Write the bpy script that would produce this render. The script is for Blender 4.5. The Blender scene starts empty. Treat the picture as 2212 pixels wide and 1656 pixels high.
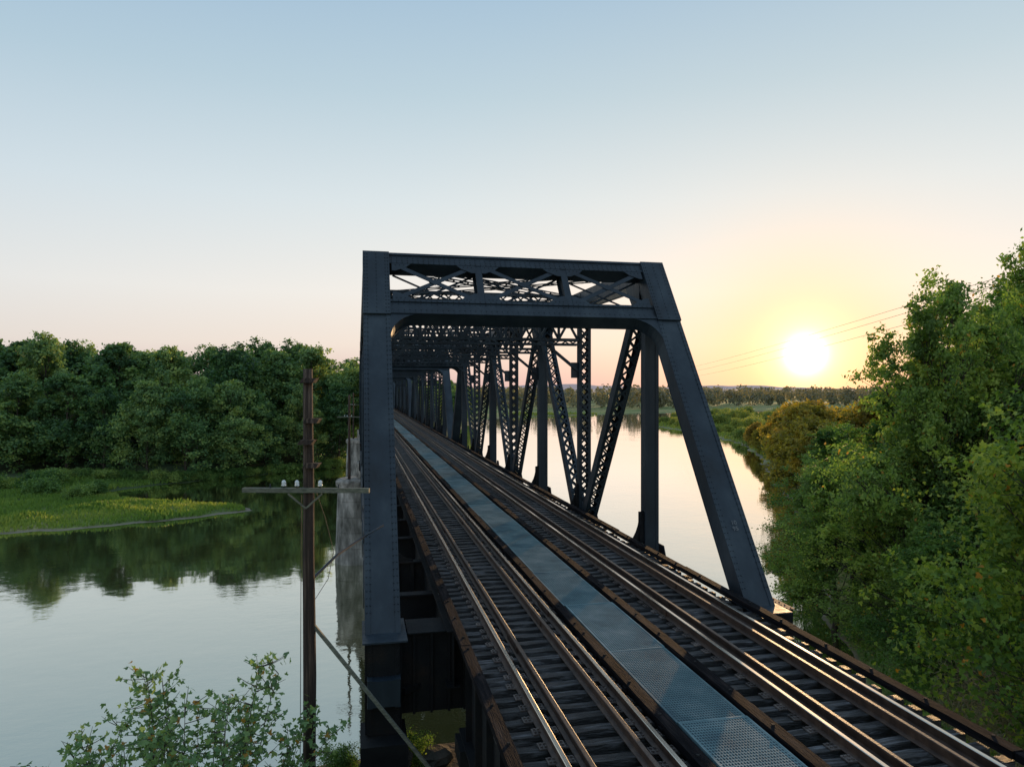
import bpy, math, random, numpy as np
from mathutils import Vector, Matrix
rng=np.random.default_rng(11); random.seed(11)
S=bpy.context.scene; COL=S.collection
S.view_settings.view_transform='Standard'; S.view_settings.look='None'; S.view_settings.exposure=0
V=Vector
# ---------------------------------------------------------------- materials
def newmat(name):
    m=bpy.data.materials.new(name); m.use_nodes=True
    nt=m.node_tree; b=nt.nodes['Principled BSDF']; return m,nt,b
def N(nt,t,**k):
    n=nt.nodes.new(t)
    for a,v in k.items(): setattr(n,a,v)
    return n
def setin(n,**k):
    for a,v in k.items(): n.inputs[a.replace('_',' ')].default_value=v
def ramp(nt,stops,fac=None):
    r=N(nt,'ShaderNodeValToRGB'); cr=r.color_ramp
    while len(cr.elements)<len(stops): cr.elements.new(0.5)
    for e,(p,c) in zip(cr.elements,stops): e.position=p; e.color=(c[0],c[1],c[2],1)
    if fac is not None: nt.links.new(fac,r.inputs[0])
    return r
def noise(nt,scale,detail=5,vec=None,rough=.6,mscale=None):
    n=N(nt,'ShaderNodeTexNoise'); setin(n,Scale=scale,Detail=detail,Roughness=rough)
    if vec is not None:
        if mscale:
            mp=N(nt,'ShaderNodeMapping'); mp.inputs['Scale'].default_value=mscale
            nt.links.new(vec,mp.inputs[0]); vec=mp.outputs[0]
        nt.links.new(vec,n.inputs['Vector'])
    return n
def surf(name,cols,scale=3,rough=(.5,.7),bump=.2,bscale=30,mscale=None,metal=0,spec=.5,bd=.01,rnd=0):
    m,nt,b=newmat(name)
    tc=N(nt,'ShaderNodeTexCoord').outputs['Object']
    if rnd:
        oi=N(nt,'ShaderNodeObjectInfo'); va=N(nt,'ShaderNodeVectorMath',operation='MULTIPLY_ADD')
        cb=N(nt,'ShaderNodeCombineXYZ'); 
        for i in range(3): nt.links.new(oi.outputs['Random'],cb.inputs[i])
        nt.links.new(cb.outputs[0],va.inputs[0]); va.inputs[1].default_value=(37,51,23); nt.links.new(tc,va.inputs[2]); tc=va.outputs[0]
    n=noise(nt,scale,6,tc,mscale=mscale)
    k=len(cols); r=ramp(nt,[(.3+.4*i/(k-1),c) for i,c in enumerate(cols)],n.outputs[0])
    colo=r.outputs[0]
    if rnd:
        mr=N(nt,'ShaderNodeMapRange'); nt.links.new(oi.outputs['Random'],mr.inputs[0]); setin(mr,To_Min=1-rnd,To_Max=1+rnd)
        hs=N(nt,'ShaderNodeHueSaturation'); nt.links.new(mr.outputs[0],hs.inputs['Value']); nt.links.new(colo,hs.inputs['Color']); colo=hs.outputs[0]
    nt.links.new(colo,b.inputs['Base Color'])
    n2=noise(nt,bscale,4,tc,mscale=mscale)
    mr=N(nt,'ShaderNodeMapRange'); nt.links.new(n2.outputs[0],mr.inputs[0]); setin(mr,To_Min=rough[0],To_Max=rough[1])
    nt.links.new(mr.outputs[0],b.inputs['Roughness'])
    bp=N(nt,'ShaderNodeBump'); setin(bp,Strength=bump,Distance=bd); nt.links.new(n2.outputs[0],bp.inputs['Height'])
    nt.links.new(bp.outputs[0],b.inputs['Normal'])
    setin(b,Metallic=metal); b.inputs['Specular IOR Level'].default_value=spec
    return m
M_steel=surf('black_steel_paint',[(.005,.010,.016),(.011,.022,.034),(.030,.046,.060)],.8,(.38,.68),.4,7,mscale=(1,1,.3),spec=.4)
M_steel2=surf('black_dull_steel',[(.004,.005,.007),(.008,.010,.012),(.018,.014,.012)],1.3,(.6,.85),.3,20,spec=.2)  # darker and rougher than the truss steel
M_rusty=surf('rusty_plate',[(.03,.02,.018),(.12,.045,.025),(.19,.07,.035)],6,(.6,.8),.3,30)
M_railtop=surf('polished_rail',[(.48,.42,.36),(.62,.56,.48)],2,(.18,.28),.05,20,metal=1,mscale=(1,.1,1))
M_railside=surf('rusted_rail',[(.022,.014,.011),(.05,.030,.022),(.08,.05,.034)],5,(.35,.55),.3,30)
M_tie=surf('creosoted_timber',[(.004,.004,.005),(.018,.018,.020),(.14,.145,.16)],4.0,(.35,.75),1,16,mscale=(.5,5,3),bd=.035,rnd=.55)
M_timber=surf('dark_guard_timber',[(.003,.003,.004),(.008,.008,.010),(.030,.024,.024)],3,(.8,.97),.8,12,mscale=(4,.4,3),bd=.03,spec=.06)
M_grate=surf('galvanised_grating',[(.05,.10,.125),(.10,.185,.21),(.20,.27,.285)],1.3,(.65,.85),.3,25,metal=.0,rnd=.2)
M_grate2=surf('grating_underplate',[(.02,.045,.06),(.05,.09,.105)],1.3,(.7,.9),.3,25)
M_conc=surf('weathered_concrete',[(.045,.045,.038),(.19,.185,.17),(.46,.44,.41)],1.1,(.8,.95),.8,5,mscale=(1,1,.35),bd=.06)
M_conc2=surf('stained_concrete_cap',[(.07,.065,.055),(.25,.235,.21),(.4,.38,.35)],1.5,(.8,.95),.6,7,bd=.04)
M_conc3=surf('dark_mottled_concrete',[(.025,.03,.02),(.06,.055,.045),(.13,.11,.09)],1.6,(.8,.95),.9,6,bd=.08)  # darker concrete for the near pier's cap and seat, and the rocks
M_pole=surf('weathered_pole_wood',[(.010,.007,.006),(.045,.029,.022),(.17,.12,.09)],3,(.75,.95),1,10,mscale=(7,7,.22),bd=.08)
M_arm=surf('grey_arm_wood',[(.05,.055,.042),(.16,.17,.13)],6,(.7,.9),.5,20,mscale=(1,5,5))
M_bark=surf('tree_bark',[(.02,.016,.012),(.055,.045,.035),(.09,.075,.06)],4,(.8,.95),.8,12,mscale=(3,3,.5),bd=.04)
M_white=surf('faded_mark_paint',[(.07,.08,.09),(.18,.19,.20)],20,(.6,.8),.1,30)
M_wire=surf('wire',[(.02,.02,.02),(.03,.03,.03)],20,(.6,.8),.1,30)
mg,nt,b=newmat('glass_insulator'); setin(b,Base_Color=(.75,.82,.85,1),Roughness=.08); b.inputs['Transmission Weight'].default_value=.35
M_glass=mg
def foliage(name,dark,mid,lite,trans=.38,autumn=None,vr=(1.4,.62),tint=(1.5,1.4,.65)):
    m,nt,b=newmat(name)
    at=N(nt,'ShaderNodeAttribute',attribute_name='tone')
    stops=[(0,dark),(.5,mid),(.93,lite)]
    if autumn: stops.append((1.0,autumn))
    r=ramp(nt,stops,at.outputs['Fac'])
    oi=N(nt,'ShaderNodeObjectInfo')
    hs=N(nt,'ShaderNodeHueSaturation')
    mr=N(nt,'ShaderNodeMapRange'); setin(mr,To_Min=.465,To_Max=.53); nt.links.new(oi.outputs['Random'],mr.inputs[0])
    mv=N(nt,'ShaderNodeMapRange'); setin(mv,To_Min=vr[0],To_Max=vr[1]); nt.links.new(oi.outputs['Random'],mv.inputs[0])
    nt.links.new(mr.outputs[0],hs.inputs['Hue']); nt.links.new(mv.outputs[0],hs.inputs['Value'])
    nt.links.new(r.outputs[0],hs.inputs['Color'])
    nt.links.new(hs.outputs[0],b.inputs['Base Color']); setin(b,Roughness=.6); b.inputs['Specular IOR Level'].default_value=.3
    tr=N(nt,'ShaderNodeBsdfTranslucent')
    mul=N(nt,'ShaderNodeMixRGB',blend_type='MULTIPLY'); mul.inputs[0].default_value=1; mul.inputs[2].default_value=(*tint,1)
    nt.links.new(hs.outputs[0],mul.inputs[1]); nt.links.new(mul.outputs[0],tr.inputs[0])
    mx=N(nt,'ShaderNodeMixShader'); mx.inputs[0].default_value=trans
    nt.links.new(b.outputs[0],mx.inputs[1]); nt.links.new(tr.outputs[0],mx.inputs[2])
    nt.links.new(mx.outputs[0],nt.nodes['Material Output'].inputs[0])
    return m
F_left=foliage('woodland_leaves',(.05,.12,.055),(.115,.225,.085),(.25,.36,.11),.4)
F_near=foliage('riverbank_leaves',(.06,.12,.035),(.13,.23,.06),(.26,.36,.08),.5,(.40,.26,.05),tint=(1.3,1.45,.7))
F_warm=foliage('backlight_tinted_leaves',(.15,.14,.03),(.30,.24,.045),(.50,.34,.06),.5,(.55,.26,.03),vr=(1.2,.75))  # golden backlight of the low sun is put into the leaf colour
F_maple=foliage('maple_leaves',(.06,.12,.025),(.17,.27,.045),(.36,.42,.07),.45,(.50,.22,.03),vr=(1.1,.9))
F_sap=foliage('sapling_leaves',(.08,.16,.075),(.15,.27,.115),(.26,.37,.14),.4,(.35,.20,.04),vr=(1,1))
F_mid=foliage('meadow_shrub_leaves',(.11,.17,.04),(.20,.27,.06),(.34,.34,.08),.4)
F_midl=foliage('shore_shrub_leaves',(.07,.14,.045),(.13,.24,.065),(.24,.34,.08))
F_grass=foliage('spit_grass',(.10,.19,.04),(.19,.30,.06),(.34,.39,.085))
F_dry=foliage('dry_weeds',(.12,.11,.07),(.24,.21,.14),(.32,.30,.18))
F_far=foliage('far_wood_leaves',(.16,.16,.12),(.21,.20,.15),(.26,.24,.17))  # greyed leaf colours carry the haze of the distance
# ---------------------------------------------------------------- mesh builder
class MB:
    def __init__(s): s.v=[]; s.f=[]; s.m=[]
    def obox(s,c,a,b,d,mi=0):
        n=len(s.v)
        for x,y,z in ((-1,-1,-1),(1,-1,-1),(1,1,-1),(-1,1,-1),(-1,-1,1),(1,-1,1),(1,1,1),(-1,1,1)):
            s.v.append(c+a*x+b*y+d*z)
        for q in ((0,3,2,1),(4,5,6,7),(0,1,5,4),(1,2,6,5),(2,3,7,6),(3,0,4,7)):
            s.f.append(tuple(n+i for i in q)); s.m.append(mi)
    def box(s,x0,x1,y0,y1,z0,z1,mi=0):
        s.obox(V(((x0+x1)/2,(y0+y1)/2,(z0+z1)/2)),V(((x1-x0)/2,0,0)),V((0,(y1-y0)/2,0)),V((0,0,(z1-z0)/2)),mi)
    def beam(s,p0,p1,w,wd,h,mi=0):
        p0=V(p0);p1=V(p1);ax=(p1-p0); wd=V(wd); 
        wd=(wd-ax.normalized()*wd.dot(ax.normalized())).normalized()
        hd=ax.normalized().cross(wd)
        s.obox((p0+p1)/2,wd*w/2,hd*h/2,ax/2,mi)
    def prism(s,pts,off,mi=0):
        n=len(s.v);k=len(pts);off=V(off)
        for p in pts: s.v.append(V(p)-off/2)
        for p in pts: s.v.append(V(p)+off/2)
        s.f.append(tuple(n+i for i in range(k))[::-1]); s.m.append(mi)
        s.f.append(tuple(n+k+i for i in range(k))); s.m.append(mi)
        for i in range(k):
            j=(i+1)%k; s.f.append((n+i,n+j,n+k+j,n+k+i)); s.m.append(mi)
    def tube(s,pts,rad,n=8,mi=0,cap=True):
        pts=[V(p) for p in pts]; base=len(s.v); k=len(pts)
        for i,p in enumerate(pts):
            d=(pts[min(i+1,k-1)]-pts[max(i-1,0)])
            if d.length<1e-6: d=V((0,0,1))
            d.normalize(); u=d.cross(V((1,0,0)) if abs(d.x)<.8 else V((0,1,0))).normalized(); w=d.cross(u)
            for j in range(n):
                a=2*math.pi*j/n; s.v.append(p+(u*math.cos(a)+w*math.sin(a))*rad[i])
        for i in range(k-1):
            for j in range(n):
                jj=(j+1)%n; s.f.append((base+i*n+j,base+i*n+jj,base+(i+1)*n+jj,base+(i+1)*n+j)); s.m.append(mi)
        if cap:
            s.f.append(tuple(base+j for j in range(n))[::-1]); s.m.append(mi)
            s.f.append(tuple(base+(k-1)*n+j for j in range(n))); s.m.append(mi)
    def rivet(s,c,n,u,r=.022,h=.014):
        c=V(c);n=V(n).normalized();u=V(u).normalized();w=n.cross(u);b=len(s.v)
        for j in range(6):
            a=math.pi*j/3; s.v.append(c+(u*math.cos(a)+w*math.sin(a))*r)
        for j in range(6):
            a=math.pi*j/3; s.v.append(c+(u*math.cos(a)+w*math.sin(a))*r*.55+n*h)
        for j in range(6):
            k=(j+1)%6; s.f.append((b+j,b+k,b+6+k,b+6+j)); s.m.append(0)
        s.f.append(tuple(b+6+j for j in range(6))); s.m.append(0)
    def obj(s,name,mats,parent=None,loc=(0,0,0),smooth=False):
        me=bpy.data.meshes.new(name); me.from_pydata([tuple(v) for v in s.v],[],s.f)
        if not isinstance(mats,(list,tuple)): mats=[mats]
        for m in mats: me.materials.append(m)
        me.polygons.foreach_set('material_index',s.m)
        if smooth: me.polygons.foreach_set('use_smooth',[True]*len(s.f))
        me.update(); return link(name,me,parent,loc)
def link(name,me,parent=None,loc=(0,0,0)):
    o=bpy.data.objects.new(name,me); COL.objects.link(o); o.location=loc
    if parent: o.parent=parent
    return o
def empty(name,loc):
    return link(name,None,None,loc)
def top(o,label,cat,group=None,kind=None):
    o['label']=label; o['category']=cat
    if group: o['group']=group
    if kind: o['kind']=kind
    return o
def copy_tree(root,loc,rot=None,scale=None):
    def rec(o,par):
        c=o.copy(); COL.objects.link(c)
        if par: c.parent=par
        for ch in list(o.children):
            rec(ch,c)
        return c
    r=rec(root,None); r.location=loc
    if rot is not None: r.rotation_euler=rot
    if scale is not None: r.scale=scale
    return r
def qmesh(name,vs,mat,tone=None,extra=None):
    n=len(vs); me=bpy.data.meshes.new(name)
    me.vertices.add(n*4); me.vertices.foreach_set('co',vs.reshape(-1).astype(np.float32))
    me.loops.add(n*4); me.loops.foreach_set('vertex_index',np.arange(n*4,dtype=np.int32))
    me.polygons.add(n); me.polygons.foreach_set('loop_start',np.arange(0,n*4,4,dtype=np.int32))
    me.polygons.foreach_set('loop_total',np.full(n,4,dtype=np.int32))
    me.update(calc_edges=True)
    if tone is None: tone=rng.random(n)
    a=me.attributes.new('tone','FLOAT','FACE'); a.data.foreach_set('value',tone.astype(np.float32))
    me.materials.append(mat); return me
def unit(a): return a/np.maximum(np.linalg.norm(a,axis=-1,keepdims=True),1e-6)
def leaves(P,Nn,L,W,kind='leaf'):
    n=len(P); t=rng.normal(size=(n,3)); t1=unit(np.cross(Nn,t)); t2=np.cross(Nn,t1)
    s=(.7+.6*rng.random(n))[:,None]
    if kind=='leaf':
        return np.stack([P+t1*s*L,P+t2*s*W,P-t1*s*L,P-t2*s*W],1)
    out=[]
    for ang,f in ((-.95,.8),(0,1.15),(.95,.8)):
        d=t1*math.cos(ang)+t2*math.sin(ang); e=-t1*math.sin(ang)+t2*math.cos(ang)
        b=P-t1*s*L*.5+Nn*0.004
        out.append(np.stack([b,b+d*s*L*.8*f+e*s*W,b+d*s*L*1.7*f,b+d*s*L*.8*f-e*s*W],1))
    return np.concatenate(out,0)
# ---------------------------------------------------------------- terrain
RIV=np.array([(-600,-150),(-200,-20),(-90,14),(-40,20),(-10,24),(6,23),(18,22),(26,28),(29.5,36),(33,44.5),(42,60),(62,92),(82,130),(103,168),(121,209),(136,270),(139,330),(146,350),(180,372),(400,440),(900,500),
 (900,640),(400,545),(197,492),(120,455),(74,418),(48,330),(28,240),(15,195),(-3,168),(-14,162),(-26,152),(-36,144),(-42,136),(-38,128),(-27,121),(-15,113),(-14,110),(-22,105.5),(-43,99),(-80,94),(-200,80),(-600,-50)],float)
def sdist(x,y):
    x=np.asarray(x,float);y=np.asarray(y,float); best=np.full(x.shape,1e9); ins=np.zeros(x.shape,bool)
    for i in range(len(RIV)):
        x0,y0=RIV[i];x1,y1=RIV[(i+1)%len(RIV)]
        dx,dy=x1-x0,y1-y0; t=np.clip(((x-x0)*dx+(y-y0)*dy)/(dx*dx+dy*dy),0,1)
        best=np.minimum(best,np.hypot(x-x0-t*dx,y-y0-t*dy))
        c=((y0>y)!=(y1>y)); xi=x0+(y-y0)*dx/(dy if dy else 1e-9); ins^=c&(x<xi)
    return np.where(ins,-best,best)
def gz(x,y):
    x=np.asarray(x,float);y=np.asarray(y,float)
    d=sdist(x,y)+.7*np.sin(x*.33+np.sin(y*.21)*2)+.5*np.sin(y*.47+x*.11)
    A=1.1+4.3*np.clip((80-y)/30,0,1)
    z=np.where(d>0,A*(1-np.exp(-d/9)),np.maximum(-2.5,d*.35))
    return z+np.where(d>0,.12*np.sin(x*.9)*np.sin(y*.8),0)
n=340; tt=np.linspace(-5.2,5.2,n); xs=30+55*np.sinh(tt); ys=120+55*np.sinh(np.linspace(-3.2,5.3,n))
X,Y=np.meshgrid(xs,ys); Z=gz(X,Y)
me=bpy.data.meshes.new('ground'); co=np.stack([X,Y,Z],-1).reshape(-1,3)
idx=np.arange(n*n).reshape(n,n); q=np.stack([idx[:-1,:-1],idx[:-1,1:],idx[1:,1:],idx[1:,:-1]],-1).reshape(-1,4)
me.from_pydata(co.tolist(),[],q.tolist()); me.polygons.foreach_set('use_smooth',[True]*len(q)); me.update()
m,nt,b=newmat('riverbank_ground'); geo=N(nt,'ShaderNodeNewGeometry'); pos=geo.outputs['Position']
n1=noise(nt,.04,6,pos); r1=ramp(nt,[(.35,(.11,.17,.04)),(.5,(.20,.24,.06)),(.62,(.34,.27,.12)),(.75,(.20,.24,.06))],n1.outputs[0])
n2=noise(nt,1.5,6,pos); r2=ramp(nt,[(.3,(.5,.5,.5)),(.7,(1.2,1.2,1.2))],n2.outputs[0])
mm=N(nt,'ShaderNodeMixRGB',blend_type='MULTIPLY'); mm.inputs[0].default_value=1
nt.links.new(r1.outputs[0],mm.inputs[1]); nt.links.new(r2.outputs[0],mm.inputs[2])
sp=N(nt,'ShaderNodeSeparateXYZ'); nt.links.new(pos,sp.inputs[0])
mr=N(nt,'ShaderNodeMapRange'); setin(mr,From_Min=.05,From_Max=.16); nt.links.new(sp.outputs[2],mr.inputs[0])
mx=N(nt,'ShaderNodeMixRGB'); nt.links.new(mr.outputs[0],mx.inputs[0]); mx.inputs[1].default_value=(.20,.17,.13,1); nt.links.new(mm.outputs[0],mx.inputs[2])
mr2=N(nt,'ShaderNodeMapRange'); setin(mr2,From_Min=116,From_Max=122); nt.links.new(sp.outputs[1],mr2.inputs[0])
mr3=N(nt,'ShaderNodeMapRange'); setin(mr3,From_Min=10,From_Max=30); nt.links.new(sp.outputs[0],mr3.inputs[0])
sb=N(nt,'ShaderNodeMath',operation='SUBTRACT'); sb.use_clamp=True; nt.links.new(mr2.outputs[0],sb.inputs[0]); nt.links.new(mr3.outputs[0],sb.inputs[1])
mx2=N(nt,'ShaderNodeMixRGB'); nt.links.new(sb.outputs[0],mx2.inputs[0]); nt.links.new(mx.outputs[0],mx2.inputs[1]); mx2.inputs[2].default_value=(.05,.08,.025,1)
nt.links.new(mx2.outputs[0],b.inputs['Base Color']); setin(b,Roughness=.95)
bp=N(nt,'ShaderNodeBump'); setin(bp,Strength=.6,Distance=.15); nt.links.new(n2.outputs[0],bp.inputs['Height']); nt.links.new(bp.outputs[0],b.inputs['Normal'])
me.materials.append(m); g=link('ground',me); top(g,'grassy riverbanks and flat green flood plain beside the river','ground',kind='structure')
# water
w=MB(); w.v=[V((-7000,-900,0)),V((9000,-900,0)),V((9000,13000,0)),V((-7000,13000,0))]; w.f=[(0,1,2,3)]; w.m=[0]
m,nt,b=newmat('river_water'); nt.nodes.remove(b)
geo=N(nt,'ShaderNodeNewGeometry'); pos=geo.outputs['Position']
na=noise(nt,.9,3,pos,mscale=(1,1.6,1)); nb=noise(nt,.11,3,pos)
nz=noise(nt,.03,3,pos); rz=ramp(nt,[(.42,(.12,.12,.12)),(.62,(.8,.8,.8))],nz.outputs[0])
ad=N(nt,'ShaderNodeMath',operation='MULTIPLY_ADD'); nt.links.new(nb.outputs[0],ad.inputs[0]); ad.inputs[1].default_value=2.2
am=N(nt,'ShaderNodeMath',operation='MULTIPLY'); nt.links.new(na.outputs[0],am.inputs[0]); nt.links.new(rz.outputs[0],am.inputs[1]); nt.links.new(am.outputs[0],ad.inputs[2])
bp=N(nt,'ShaderNodeBump'); setin(bp,Strength=.35,Distance=.04); nt.links.new(ad.outputs[0],bp.inputs['Height'])
df=N(nt,'ShaderNodeBsdfDiffuse'); df.inputs[0].default_value=(.085,.095,.035,1)
gl=N(nt,'ShaderNodeBsdfGlossy'); gl.inputs['Roughness'].default_value=.035
fr=N(nt,'ShaderNodeFresnel'); fr.inputs[0].default_value=1.33
for x in (gl,fr): nt.links.new(bp.outputs[0],x.inputs['Normal'])
gc=ramp(nt,[(.04,(.92,.90,.82)),(.3,(.98,.97,.92)),(.7,(1,1,1))],fr.outputs[0]); nt.links.new(gc.outputs[0],gl.inputs[0])
mr=N(nt,'ShaderNodeMapRange'); setin(mr,From_Min=.02,From_Max=.5,To_Min=.54,To_Max=1.0); nt.links.new(fr.outputs[0],mr.inputs[0])
mx=N(nt,'ShaderNodeMixShader'); nt.links.new(mr.outputs[0],mx.inputs[0]); nt.links.new(df.outputs[0],mx.inputs[1]); nt.links.new(gl.outputs[0],mx.inputs[2])
nt.links.new(mx.outputs[0],nt.nodes['Material Output'].inputs[0])
top(w.obj('water',m),'calm olive green river reflecting the sunset sky','river',kind='structure')
# hills
for hi,(yy,amp,base,sd) in enumerate(((3300,26,10,1),(5200,60,14,5))):
    nx=260; hx=np.linspace(-5000,9000,nx); pr=np.linspace(-1,1,9)
    h=base+amp*(.5+.5*np.sin(hx/700+sd))*(.6+.4*np.sin(hx/310+sd*2))+4*np.sin(hx/60)+2.5*rng.random(nx)
    h*=np.clip((hx-200)/2600+.35,.35,1)
    vv=[];ff=[]
    for j,p in enumerate(pr):
        for i in range(nx): vv.append((hx[i],yy+p*500,max(0,h[i]*(1-p*p))+1))
    for j in range(8):
        for i in range(nx-1): ff.append((j*nx+i,j*nx+i+1,(j+1)*nx+i+1,(j+1)*nx+i))
    me=bpy.data.meshes.new('hills'); me.from_pydata(vv,[],ff); me.update()
    mh=surf('haze_tinted_hill_%d'%hi,[(.42,.30,.25),(.48,.35,.28)] if hi==0 else [(.62,.42,.38),(.68,.46,.42)],.01,(.9,1),.1,.05)  # distance haze is put into these pale base colours
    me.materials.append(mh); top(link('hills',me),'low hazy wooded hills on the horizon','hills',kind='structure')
# ---------------------------------------------------------------- truss spans
P_=7.45; NP=8; ZL=11.4; ZT=22.0; LEN=P_*NP; XL,XR=.54,10.0; ZB=10.3
def member(mb,p0,p1,w,d,kind='solid',inset=0):
    a=V((0,p0[0],p0[1]));c=V((0,p1[0],p1[1])); ax=(c-a).normalized(); a=a+ax*inset; c=c-ax*inset; L=(c-a).length
    XX=V((1,0,0)); D=ax.cross(XX).normalized()
    if kind=='solid':
        mb.beam(a,c,w-.02,XX,d-.03)
        for sx in (-1,1):
            for sd in (-1,1):
                o=XX*sx*(w/2-.06)+D*sd*(d/2-.008)
                mb.beam(a+o,c+o,.12,XX,.022)
        return
    for sx in (-1,1):
        o=XX*sx*(w/2-.015); mb.beam(a+o,c+o,.03,XX,d)
        for sd in (-1,1):
            o=XX*sx*(w/2-.08)+D*sd*(d/2-.012); mb.beam(a+o,c+o,.10,XX,.024)
    h=w/2-.06; pitch=w*.85; bat=.55
    for sd in (-1,1):
        o=D*sd*(d/2+.005)
        mb.beam(a+o,a+ax*bat+o,w-.03,XX,.015); mb.beam(c-ax*bat+o,c+o,w-.03,XX,.015)
        k=max(1,int((L-2*bat)/pitch)); st=(L-2*bat)/k
        for i in range(k):
            s0=a+ax*(bat+i*st); s1=s0+ax*st
            e0=s0-XX*h+o;e1=s1+XX*h+o;f0=s0+XX*h+o+D*sd*.013;f1=s1-XX*h+o+D*sd*.013
            mb.beam(e0,e1,.012,D,.08); mb.beam(f0,f1,.012,D,.08)
def node(i,t): return (i*P_,ZT if t else ZL)
span=empty('truss_span',(5.27,15.9,ZB))
def side(xc):
    mb=MB()
    member(mb,(P_+.05,ZT),(LEN-P_-.05,ZT),.8,.6); member(mb,(-.3,ZL),(LEN+.3,ZL),.72,.6)
    for i in range(1,NP):
        for t in (0,1):
            y,z=node(i,t); s=1 if t==0 else -1
            big=1.25 if (i%2==(0 if t==0 else 1)) else .7
            ya=-big; yb=big
            if t==1 and i==1: ya=.0
            if t==1 and i==NP-1: yb=.0
            for sx in (-1,1):
                pts=[(sx*.39,y+ya,z-.25*s),(sx*.39,y+yb,z-.25*s),(sx*.39,y+yb,z+.35*s),(sx*.39,y+yb*.45,z+1.15*s),(sx*.39,y+ya*.45,z+1.15*s),(sx*.39,y+ya,z+.35*s)]
                mb.prism(pts,(.025,0,0))
    return mb.obj('side_truss',M_steel,span,(xc-5.27,0,-ZB))
st=side(XL)
slope=V((0,P_,ZT-ZL)).normalized()
for e in (0,1):
    mb=MB()
    f=(lambda y:y) if e==0 else (lambda y:LEN-y)
    member(mb,(f(.55),ZL+.78),(f(P_+.12),ZT+.17),.8,.58)
    nn=V((0,-slope.z*(1 if e==0 else -1),slope.y)); 
    ax=V((0,slope.y*(1 if e==0 else -1),slope.z))
    a=V((0,f(0),ZL))
    s=1.6
    while s<12.6:
        for u in (-.36,-.28,.28,.36):
            mb.rivet(a+ax*s+V((u,0,0))+nn*.296,nn,(1,0,0))
        s+=.17
    y0,y1=(f(-.05),f(1.35)); y0,y1=min(y0,y1),max(y0,y1)
    mb.box(-.46,.52,y0-.12,y1+.06,12.44,12.475)
    mb.obj('end_post',M_steel,st)
    mb=MB()
    mb.box(-.34,.34,y0,y1,ZB+.1,12.435)
    mb.box(-.50,.50,f(0)-.55,f(0)+.65,ZB-.75,ZB+.095)
    for yy in (y0+.1,(y0+y1)/2,y1-.1):
        mb.box(-.40,.40,yy-.04,yy+.04,ZB+.11,12.435)
    yf=y0 if e==0 else y1; sgn=-1 if e==0 else 1
    for u in (-.3,.3): mb.box(u-.05,u+.05,yf-.02,yf+.02,ZB+.11,12.43)
    for zz in np.arange(ZB+.5,12.4,.16):
        for u in (-.3,.3): mb.rivet((u,yf+sgn*.021,zz),(0,sgn,0),(1,0,0))
    mb.box(.34,1.9,f(.5)-.03,f(.5)+.03,ZB+.3,12.42)
    for u in (.7,1.1,1.5,1.85): mb.box(u-.03,u+.03,f(.5)-.12,f(.5)+.12,ZB+.3,12.42)
    mb.obj('bearing_block',M_steel2,st)
for i in range(1,NP):
    mb=MB()
    if i%2: member(mb,(i*P_,ZL+.3),(i*P_,ZT-.3),.5,.4,'solid')
    else: member(mb,(i*P_,ZL+.3),(i*P_,ZT-.3),.55,.36,'lace')
    mb.obj('vertical_post',M_steel,st)
for i in range(1,NP-1):
    a=node(i,i%2==1); c=node(i+1,i%2==0)
    mb=MB(); member(mb,a,c,.6,.42,'lace',.5); mb.obj('diagonal_brace',M_steel,st)
st2=st.copy(); COL.objects.link(st2); st2.location=(XR-5.27,0,-ZB)
for ch in list(st.children):
    c=ch.copy(); COL.objects.link(c); c.parent=st2
    if c.name.startswith('bearing_block'): c.rotation_euler=(0,0,0); c.scale=(-1,1,1)
off=(-5.27,0,-ZB)
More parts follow.
